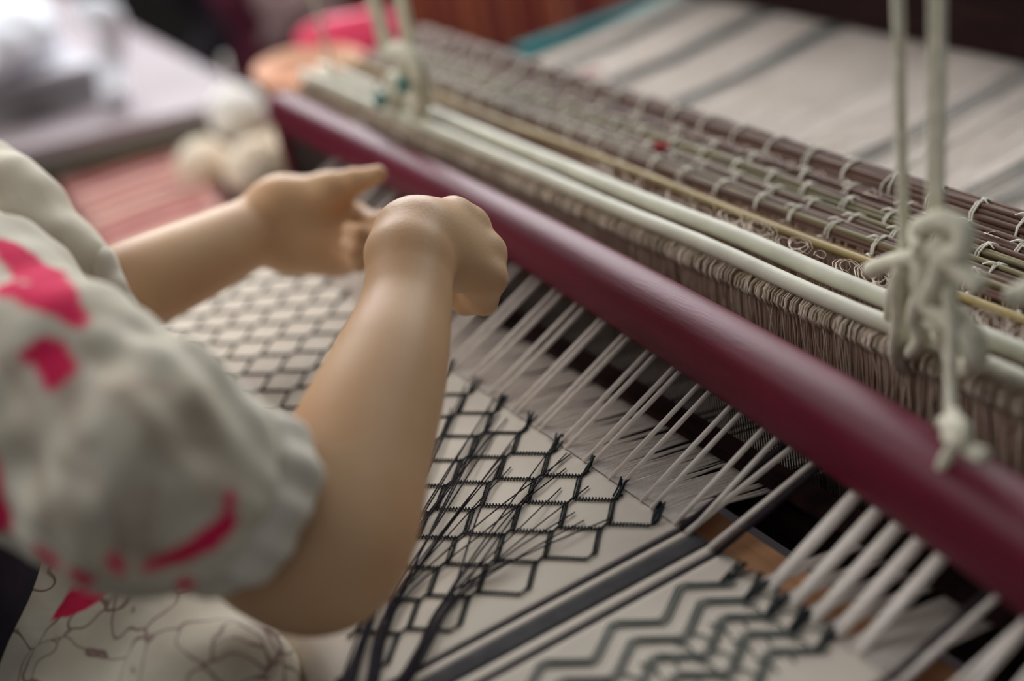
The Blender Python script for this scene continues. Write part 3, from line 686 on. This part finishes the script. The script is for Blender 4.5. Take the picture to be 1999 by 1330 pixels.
def floral(name, use_attr, sharp):
    m = bpy.data.materials.new(name); m.use_nodes = True; nt = m.node_tree; N = nt.nodes; L = nt.links; b = N['Principled BSDF']; b.inputs['Roughness'].default_value = .85; b.inputs['Specular IOR Level'].default_value = .2
    tc = N.new('ShaderNodeTexCoord'); nz = N.new('ShaderNodeTexNoise'); nz.inputs['Scale'].default_value = 14; nz.inputs['Detail'].default_value = 2
    L.new(tc.outputs['Object'], nz.inputs[0]); mx = N.new('ShaderNodeMix'); mx.data_type = 'VECTOR'; mx.inputs['Factor'].default_value = .12
    L.new(tc.outputs['Object'], mx.inputs[4]); L.new(nz.outputs[1], mx.inputs[5])
    def ramp(src, a, b_, c0, c1):
        r = N.new('ShaderNodeValToRGB'); r.color_ramp.elements[0].position = a; r.color_ramp.elements[1].position = b_; r.color_ramp.elements[0].color = c0; r.color_ramp.elements[1].color = c1; L.new(src, r.inputs[0]); return r.outputs[0]
    def vor(sc, feat):
        v = N.new('ShaderNodeTexVoronoi'); v.feature = feat; v.inputs['Scale'].default_value = sc; L.new(mx.outputs[1], v.inputs[0]); return v.outputs[0]
    base = ramp(nz.outputs[0], .35, .65, srgb(214, 208, 192), srgb(190, 182, 164))
    def mixc(fac, a, b_):
        k = N.new('ShaderNodeMix'); k.data_type = 'RGBA'; L.new(fac, k.inputs[0]) if not isinstance(fac, float) else None
        L.new(a, k.inputs[6]) if not isinstance(a, tuple) else setattr(k.inputs[6], 'default_value', a)
        L.new(b_, k.inputs[7]) if not isinstance(b_, tuple) else setattr(k.inputs[7], 'default_value', b_)
        return k.outputs[2]
    W = (1, 1, 1, 1); K0 = (0, 0, 0, 1)
    out = ramp(vor(24, 'DISTANCE_TO_EDGE'), .012, .035, (.8, .8, .8, 1), K0)
    c = base
    if sharp: c = mixc(out, c, srgb(108, 72, 70))
    if use_attr:
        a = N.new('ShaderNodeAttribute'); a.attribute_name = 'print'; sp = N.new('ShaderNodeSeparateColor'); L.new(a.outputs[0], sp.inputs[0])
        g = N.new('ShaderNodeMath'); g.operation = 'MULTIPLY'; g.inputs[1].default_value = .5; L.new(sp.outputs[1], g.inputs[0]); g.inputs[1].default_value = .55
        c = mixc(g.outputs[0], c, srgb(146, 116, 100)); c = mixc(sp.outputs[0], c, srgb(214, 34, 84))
    else:
        pk = N.new('ShaderNodeTexVoronoi'); pk.inputs['Scale'].default_value = 9; L.new(mx.outputs[1], pk.inputs[0])
        c = mixc(ramp(pk.outputs[0], .22, .26, W, K0), c, srgb(206, 30, 78))
    L.new(c, b.inputs['Base Color'])
    n2 = N.new('ShaderNodeTexNoise'); n2.inputs['Scale'].default_value = 40; L.new(tc.outputs['Object'], n2.inputs[0]); bp = N.new('ShaderNodeBump'); bp.inputs['Strength'].default_value = .3; bp.inputs['Distance'].default_value = .004
    L.new(n2.outputs[0], bp.inputs['Height']); L.new(bp.outputs[0], b.inputs['Normal'])
    return m
BLOUSE = floral('blouse_print', True, False); SKIRT = floral('skirt_print', False, True)
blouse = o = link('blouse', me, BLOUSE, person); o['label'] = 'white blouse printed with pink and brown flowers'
# gathered cuffs
def cuff(c, ax, r, L, name, par):
    ax = np.array(ax)/np.linalg.norm(ax); u = np.cross(ax, (0, 0, 1)); u /= np.linalg.norm(u); v_ = np.cross(ax, u)
    V = []; F = []; n = 120; m_ = 9
    for j in range(m_+1):
        t = j/m_
        for k in range(n):
            q = 2*math.pi*k/n; fr = (.0010+.0016*math.sin(t*3.1))*math.sin(q*13+.9*math.sin(q*3)+t); rr = r+.0085*math.sin(t*math.pi)**.6+fr-.001*t
            p = np.array(c)+ax*(L*(t-.35)+.0022*math.sin(q*5)*t)+rr*(math.cos(q)*u+math.sin(q)*v_); V.append(p)
    for j in range(m_):
        for k in range(n): F.append((j*n+k, j*n+(k+1) % n, (j+1)*n+(k+1) % n, (j+1)*n+k))
    o = obj(name, V, F, mat('cuff_cotton', srgb(214, 208, 196), .85, srgb(196, 190, 176), 30), par)
    md = o.modifiers.new('thick', 'SOLIDIFY'); md.thickness = .0015
cuff(D(444, 970, .812), D(560, 1045, .832)-D(400, 940, .79), .0490, .036, 'cuff', blouse)
cuff(D(178, 575, 1.19), D(260, 566, 1.21)-Le, .046, .026, 'cuff', blouse)
# skirt over the lap
sk = [((-.96, .115, .825), (-.755, .122, .822), .048, .042, .04), ((-.98, .04, .77), (-.765, .098, .772), .085, .068, .04), ((-1.08, -.05, .66), (-1.06, .30, .64), .15, .10, .05), ((-.98, -.05, .65), (-.93, .30, .63), .11, .09, .05), ((-.90, .06, .66), (-.80, .20, .64), .09, .07, .05), ((-1.08, .30, .60), (-1.08, .34, .25), .14, .17, .05)]
sk = [(np.array(a), np.array(b), c, d, e) for a, b, c, d, e in sk]
me = skin_surface(sk, .007, lambda X: .004*np.sin(X[..., 0]*70+X[..., 1]*20)*np.sin(X[..., 1]*31)); relax(me, 3)
o = link('skirt', me, SKIRT, person); o['label'] = 'flower printed wrap skirt over the lap'
ws = [(np.array(a), np.array(b), c, d, .05) for a, b, c, d in (((-1.08, -.035, .90), (-1.08, -.035, .68), .134, .150), ((-1.15, -.04, .90), (-1.14, -.04, .68), .105, .13), ((-1.0, -.035, .90), (-1.0, -.035, .68), .115, .142))]  # dark layer added where arm and sleeve shade the lower torso
me = skin_surface(ws, .006); o = link('waist_shade_wrap', me, mat('navy_shade_cloth', srgb(40, 34, 48), .9, srgb(28, 24, 34), 20, .3, 60), person); o['label'] = 'dark navy wrap added for the shade around the waist'
hr = [(hd+(0, -.03, .055), hd+(0, -.03, .055), .096, .096, .02), (hd+(0, -.07, .0), hd+(0, -.09, -.03), .07, .05, .03), (hd+(0, -.12, .02), hd+(0, -.12, .02), .038, .038, .01)]
me = skin_surface([(np.array(a), np.array(b), c, d, e) for a, b, c, d, e in hr], .005); o = link('hair', me, HAIR, person); o['label'] = 'dark hair tied in a bun'
v, f = box((-1.35, -.28, .46), (-.80, .10, .50), .004); b_ = thing('bench', 'dark wooden bench under the weaver, below the picture', 'bench'); obj('seat', v, f, DARKWOOD, b_, smooth=False)
for x in (-1.30, -.85):
    for y in (-.23, .05):
        v, f = box((x-.02, y-.02, 0), (x+.02, y+.02, .46), .003); obj('leg', v, f, DARKWOOD, b_, smooth=False)

# ================================================================== BACKGROUND
# table
B_ = np.array([-2.20, .715]); dA = np.array([-2.32, .37])-B_; dA /= np.linalg.norm(dA); dC = np.array([-1.0, .02]); dC /= np.linalg.norm(dC)
tb = thing('work_table', 'pale pinkish grey table behind the weaver at far left', 'table')
def slab(o2, u, v_, lu, lv, z0, z1): 
    c = [o2, o2+u*lu, o2+u*lu+v_*lv, o2+v_*lv]; V = [(*p, z0) for p in c]+[(*p, z1) for p in c]
    return V, [(0, 1, 2, 3), (7, 6, 5, 4), (0, 4, 5, 1), (1, 5, 6, 2), (2, 6, 7, 3), (3, 7, 4, 0)]
v, f = slab(B_, dA, dC, 1.1, 1.5, .725, .75); obj('table_top', v, f, mat('table_laminate', srgb(160, 148, 152), .6, srgb(148, 138, 140), 5), tb, smooth=False)
v, f = slab(B_-dA*.004-dC*.004, dA, dC, 1.108, 1.508, .70, .7245); obj('table_edge', v, f, mat('table_edge', srgb(110, 116, 100), .6), tb, smooth=False)
for a_, b2 in ((.05, .05), (.05, 1.4), (1.0, .05), (1.0, 1.4)):
    p = B_+dA*a_+dC*b2; v, f = box((p[0]-.025, p[1]-.025, 0), (p[0]+.025, p[1]+.025, .70)); obj('leg', v, f, DARKWOOD, tb, smooth=False)
# stacked white goods on the table
PW = mat('white_paper', srgb(236, 238, 244), .7, srgb(224, 226, 234), 12, .3, 30); GB = mat('grey_board', srgb(168, 164, 166), .8, srgb(150, 146, 150), 10)
p0 = atz(205, 195, .75)[:2]
st = thing('storage_box', 'grey box with white cloth on top, on the far left table', 'box')
dB = dA
v, f = slab(p0, dA, dC, .50, .42, .751, .812); obj('box_body', v, f, GB, st, smooth=False)
v, f = slab(p0-dA*.008-dC*.008, dA, dC, .516, .436, .806, .818); obj('lid', v, f, mat('box_lid', srgb(196, 194, 200), .7), st, smooth=False)
pc = p0+dA*.25+dC*.2
def heapw(name, c, sc, m, label, cat, seed=0):
    r = np.random.default_rng(seed); pr = []
    for i in range(7):
        o_ = np.clip(r.normal(0, .3, 3), -.45, .45)*np.array(sc)*(1, 1, .25); pr.append((c+o_-np.array([sc[0]*.4, 0, 0]), c+o_+np.array([sc[0]*.4, r.normal(0, .2)*sc[1], 0]), sc[2]*.8, sc[2]*.66, sc[2]*.6))
    pr.append((c-(0, sc[1]*.3, 0), c+(0, sc[1]*.3, 0), sc[2]*.85, sc[2]*.85, sc[2]*.6))
    me = skin_surface(pr, max(.004, sc[2]/8), lambda X: sc[2]*.08*np.sin(X[..., 0]*70+2*np.sin(X[..., 1]*40))*np.sin(X[..., 2]*60+X[..., 1]*30)); relax(me, 2)
    return tag(link(name, me, m), label, cat)
heapw('folded_cloth', np.append(p0+dA*.13+dC*.13, .868), (.20, .15, .065), PW, 'crumpled white cloth heaped on the grey box at far left', 'cloth', 3)
# white strip of cloth draped down beside the box
P_ = [atz(165, 25, .90), atz(205, 30, .90), atz(216, 70, .86), atz(216, 130, .81), atz(226, 200, .765)]
v, f = tube(catmull(P_, 8), [.02, .028, .026, .024], 10); tag(obj('cloth_strip', v, f, PW), 'white cloth strip draped beside the grey box', 'cloth')
a = atz(42, 60, .80)+np.array([-.30, .12, 0]); v, f = tube([(a[0], a[1], .752), (a[0], a[1], 1.5)], .022, 12); t_ = thing('upright_pipe', 'white upright pipe behind the heaped cloth at far left', 'pipe'); obj('pipe', v, f, PW, t_)
# hanging white ball of cotton at the table corner
def yarn_ball(c, r, m, label, squash=1):
    b = thing('yarn_ball', label, 'yarn ball', 'pale yarn balls on the low shelf')
    bm = bmesh.new(); bmesh.ops.create_uvsphere(bm, u_segments=24, v_segments=14, radius=r*.94)
    for q in bm.verts: q.co.z *= squash
    me = bpy.data.meshes.new('core'); bm.to_mesh(me); bm.free(); o = link('core', me, m, b); o.location = c
    n = 46; k = 20; P = np.zeros((n, k, 3)); q = np.linspace(0, 2*math.pi, k)
    for i in range(n):
        u = rng.normal(0, 1, 3); u /= np.linalg.norm(u); w_ = np.cross(u, (.3, .5, .8)); w_ /= np.linalg.norm(w_); s = np.cross(u, w_)
        P[i] = (np.cos(q)[:, None]*w_+np.sin(q)[:, None]*s)*r*.96*np.array([1, 1, squash])+np.array(c)
    link('windings', strands(P, r*.06, 4), m, b, 'stuff')
CREAM = mat('cream_yarn', srgb(250, 238, 218), .9, srgb(244, 228, 204), 20); WHITEY = mat('white_yarn', srgb(248, 246, 240), .9)
yarn_ball(atz(465, 222, .74), .047, WHITEY, 'white yarn ball hanging at the corner of the far table', .98)
c_ = atz(465, 213, .74); v, f = tube([c_+(0, 0, .04), c_+(0.0, 0, .09)], .004, 6); 
o = obj('hanging_string', v, f, WHITEY); tag(o, 'short string above the white yarn ball at the table corner', 'string')
# low shelf with pink yarn hanks
shf = thing('low_shelf', 'dark low shelf in front of the far table holding yarn', 'shelf')
q0 = atz(470, 300, .52); q1 = atz(100, 330, .52); q2 = atz(250, 470, .52)
v, f = box((-2.50, .28, .625), (-1.86, .80, .655), .004); obj('board', v, f, mat('red_brown_board', srgb(88, 44, 50), .7), shf, smooth=False)
for x in (-2.46, -1.90):
    for y in (.32, .76):
        v, f = box((x-.02, y-.02, 0), (x+.02, y+.02, .625)); obj('leg', v, f, DARKWOOD, shf, smooth=False)
PINKS = [mat('pink_yarn_%d' % i, srgb(*c), .85, srgb(c[0]-14, c[1]-14, c[2]-12), 30) for i, c in enumerate([(228, 178, 174), (236, 188, 172), (214, 156, 152), (240, 200, 184), (222, 170, 164), (206, 138, 128)])]
for i in range(15):
    t = i/14; a = atz(300+160*t, 238+205*t, .672); b = atz(85+150*t, 300+225*t, .672)
    hk = thing('yarn_hank', ['pale pink', 'peach pink', 'dusky pink', 'light peach', 'rose pink', 'deep rose'][i % 6]+' yarn hank, '+['nearest the table, first', 'second', 'third', 'fourth', 'fifth', 'sixth', 'seventh', 'eighth', 'ninth', 'tenth', 'eleventh', 'twelfth', 'thirteenth', 'fourteenth', 'fifteenth and nearest the forearm'][i]+' in the row on the shelf', 'yarn hank', 'pink yarn hanks on the low shelf')
    segs = []
    for k in range(4):
        o_ = np.array([0, (k-1.5)*.006, .006*(k % 2)]); segs.append(tube(catmull([a+o_, (a+b)/2+o_+(0, 0, .003), b+o_], 6), .011, 7))
    v, f = merge(segs); obj('strands', v, f, PINKS[i % 6], hk)
    mm = (a*.85+b*.15); v, f = tube([mm+(-.004, -.012, .004), mm+(.004, -.012, .004)], .0, 3) if False else tube([a*.96+b*.04, a*.90+b*.10], .022, 10); obj('wrapping_band', v, f, PINKS[(i+3) % 6], hk)
yarn_ball(atz(400, 322, .705), .044, CREAM, 'cream yarn ball nearest the pink hanks', .95)
yarn_ball(atz(505, 328, .71), .051, CREAM, 'larger cream yarn ball beside the grey-beige cloth heap', .9)
heapw('cloth_heap', atz(590, 330, .69), (.10, .09, .055), mat('beige_cloth', srgb(176, 164, 138), .9, srgb(158, 146, 120), 10), 'beige cloth heap on the shelf behind the left hand', 'cloth', 8)
heapw('cloth_heap', atz(545, 265, .68), (.05, .05, .03), mat('wine_cloth', srgb(110, 40, 66), .85), 'wine red cloth bundle behind the cream yarn balls', 'cloth', 5)
# pink bag and orange tray by the loom's left end
PK = mat('hot_pink', srgb(250, 84, 122), .55, srgb(240, 64, 106), 12, .3, 30)
pb = thing('pink_bag', 'bright pink plastic bag behind the far left knot', 'bag')
me = skin_surface([(D(622, 88, 2.1), D(730, 78, 2.1), .034, .045, .04), (D(690, 95, 2.1), D(740, 132, 2.08), .035, .028, .03), (D(745, 60, 2.12), D(765, 50, 2.12), .02, .012, .02)], .006, lambda X: .003*np.sin(X[..., 0]*80)*np.sin(X[..., 2]*110+X[..., 1]*50)); relax(me, 2)
link('bag_body', me, PK, pb); v, f = tube(catmull([D(600, 62, 2.1), D(620, 48, 2.1), D(650, 50, 2.1), D(660, 66, 2.1)], 6), .005, 6); obj('handle', v, f, PK, pb)
tr = thing('wicker_tray', 'orange and peach shallow tray under the pink bag', 'tray')
c = D(610, 158, 2.0); V = []; F = []
prof = [(0, 0), (.072, 0), (.088, .025), (.093, .025), (.076, -.008), (0, -.008)]
for i in range(28):
    q = 2*math.pi*i/28
    for r_, z_ in prof: V.append((c[0]+r_*math.cos(q)*1.1, c[1]+r_*math.sin(q)*.8, c[2]+z_))
for i in range(28):
    for j in range(5): F.append((i*6+j, ((i+1) % 28)*6+j, ((i+1) % 28)*6+j+1, i*6+j+1))
obj('tray_dish', V, F, mat('peach_wicker', srgb(232, 190, 166), .7, srgb(220, 150, 104), 9), tr)
v, f = box((c[0]-.03, c[1]-.03, 0), (c[0]+.03, c[1]+.03, c[2]-.009)); obj('stand', v, f, DARKWOOD, tr, smooth=False)
v, f = box(np.append(D(690, 100, 2.1)[:2]-(.09, .06), 0), np.append(D(690, 100, 2.1)[:2]+(.09, .06), D(680, 120, 2.1)[2]-.05), .004); tag(obj('cabinet', v, f, DARKWOOD, smooth=False), 'dark cabinet behind the loom end under the pink bag', 'cabinet')
# person-like dark clothes far off, kept as plain hung garments
for (px, py, w_, h_, c_, lab) in ((445, 30, .16, .26, (38, 32, 40), 'near black garment hanging far behind the table'), (520, 60, .09, .20, (92, 36, 56), 'wine coloured garment hanging at far top left'), (560, 20, .10, .07, (168, 140, 140), 'pale pink folded cloth hanging at far top left')):
    cc = D(px, py, 3.0); pr = [(cc+(0, -w_*.6, h_*.5), cc+(0, w_*.6, -h_*.5), .05, .06, .03), (cc+(0, w_*.5, h_*.5), cc+(0, -w_*.5, -h_*.5), .05, .06, .03)]
    me = skin_surface([(np.array(a), np.array(b), c1_, d1_, e1_) for a, b, c1_, d1_, e1_ in pr], .012, lambda X: .006*np.sin(X[..., 1]*60)); tag(link('garment', me, mat('garment_%d' % px, srgb(*c_), .9)), lab, 'garment')
rk = thing('clothes_rack', 'dark clothes rack standing far behind the table, holding garments', 'rack')
ga, gb = D(420, 8, 3.0), D(575, -20, 3.0); gz = ga[2]+.14; dr = (gb-ga)[:2]; ga = ga[:2]-dr*.15; gb = gb[:2]+dr*.15
v, f = tube([(*ga, gz), (*gb, gz)], .012, 8); obj('rail', v, f, DARKWOOD, rk)
for q in (ga, gb):
    v, f = tube([(*q, 0), (*q, gz+.01)], .014, 8); obj('post', v, f, DARKWOOD, rk)
# slatted screen of reddish wood
sc_ = thing('slatted_screen', 'reddish brown slatted wooden screen behind the loom', 'screen')
sm = [mat('slat_%d' % i, srgb(*c), .6, srgb(c[0]-20, max(0, c[1]-14), max(0, c[2]-12)), 20, .2, 50, (6, 6, 1)) for i, c in enumerate([(176, 84, 70), (150, 62, 56), (190, 112, 78), (160, 98, 84), (130, 54, 50)])]
pa = aty(800, 70, 1.75)[:2]; pb_ = aty(1420, 0, 1.75)[:2]
me0 = [mesh(*box((-.0125, -.006, 0), (.0125, .006, 1.2), .002)) for _ in sm]
for mm_, m_ in zip(me0, sm): mm_.materials.append(m_)
x = -4.3; i = 0
while x < -1.95:
    o = bpy.data.objects.new('slat', me0[rng.integers(5)]); C.objects.link(o); o.parent = sc_; o.location = (x, 1.78+.006*math.sin(i*2.3), 0.02); x += .029; i += 1
for z in (.15, 1.1):
    v, f = box((-4.32, 1.79, z), (-1.93, 1.81, z+.04)); obj('cross_rail', v, f, sm[1], sc_, smooth=False)
# teal and wine objects under the right end of the heddles
v, f = tube([(-.62, .72, .845), (-.30, .74, .845)], .013, 12); tag(obj('wine_rod', v, f, mat('wine_rod', srgb(120, 40, 46), .5)), 'wine red rod glimpsed behind the right end of the heddles', 'rod')
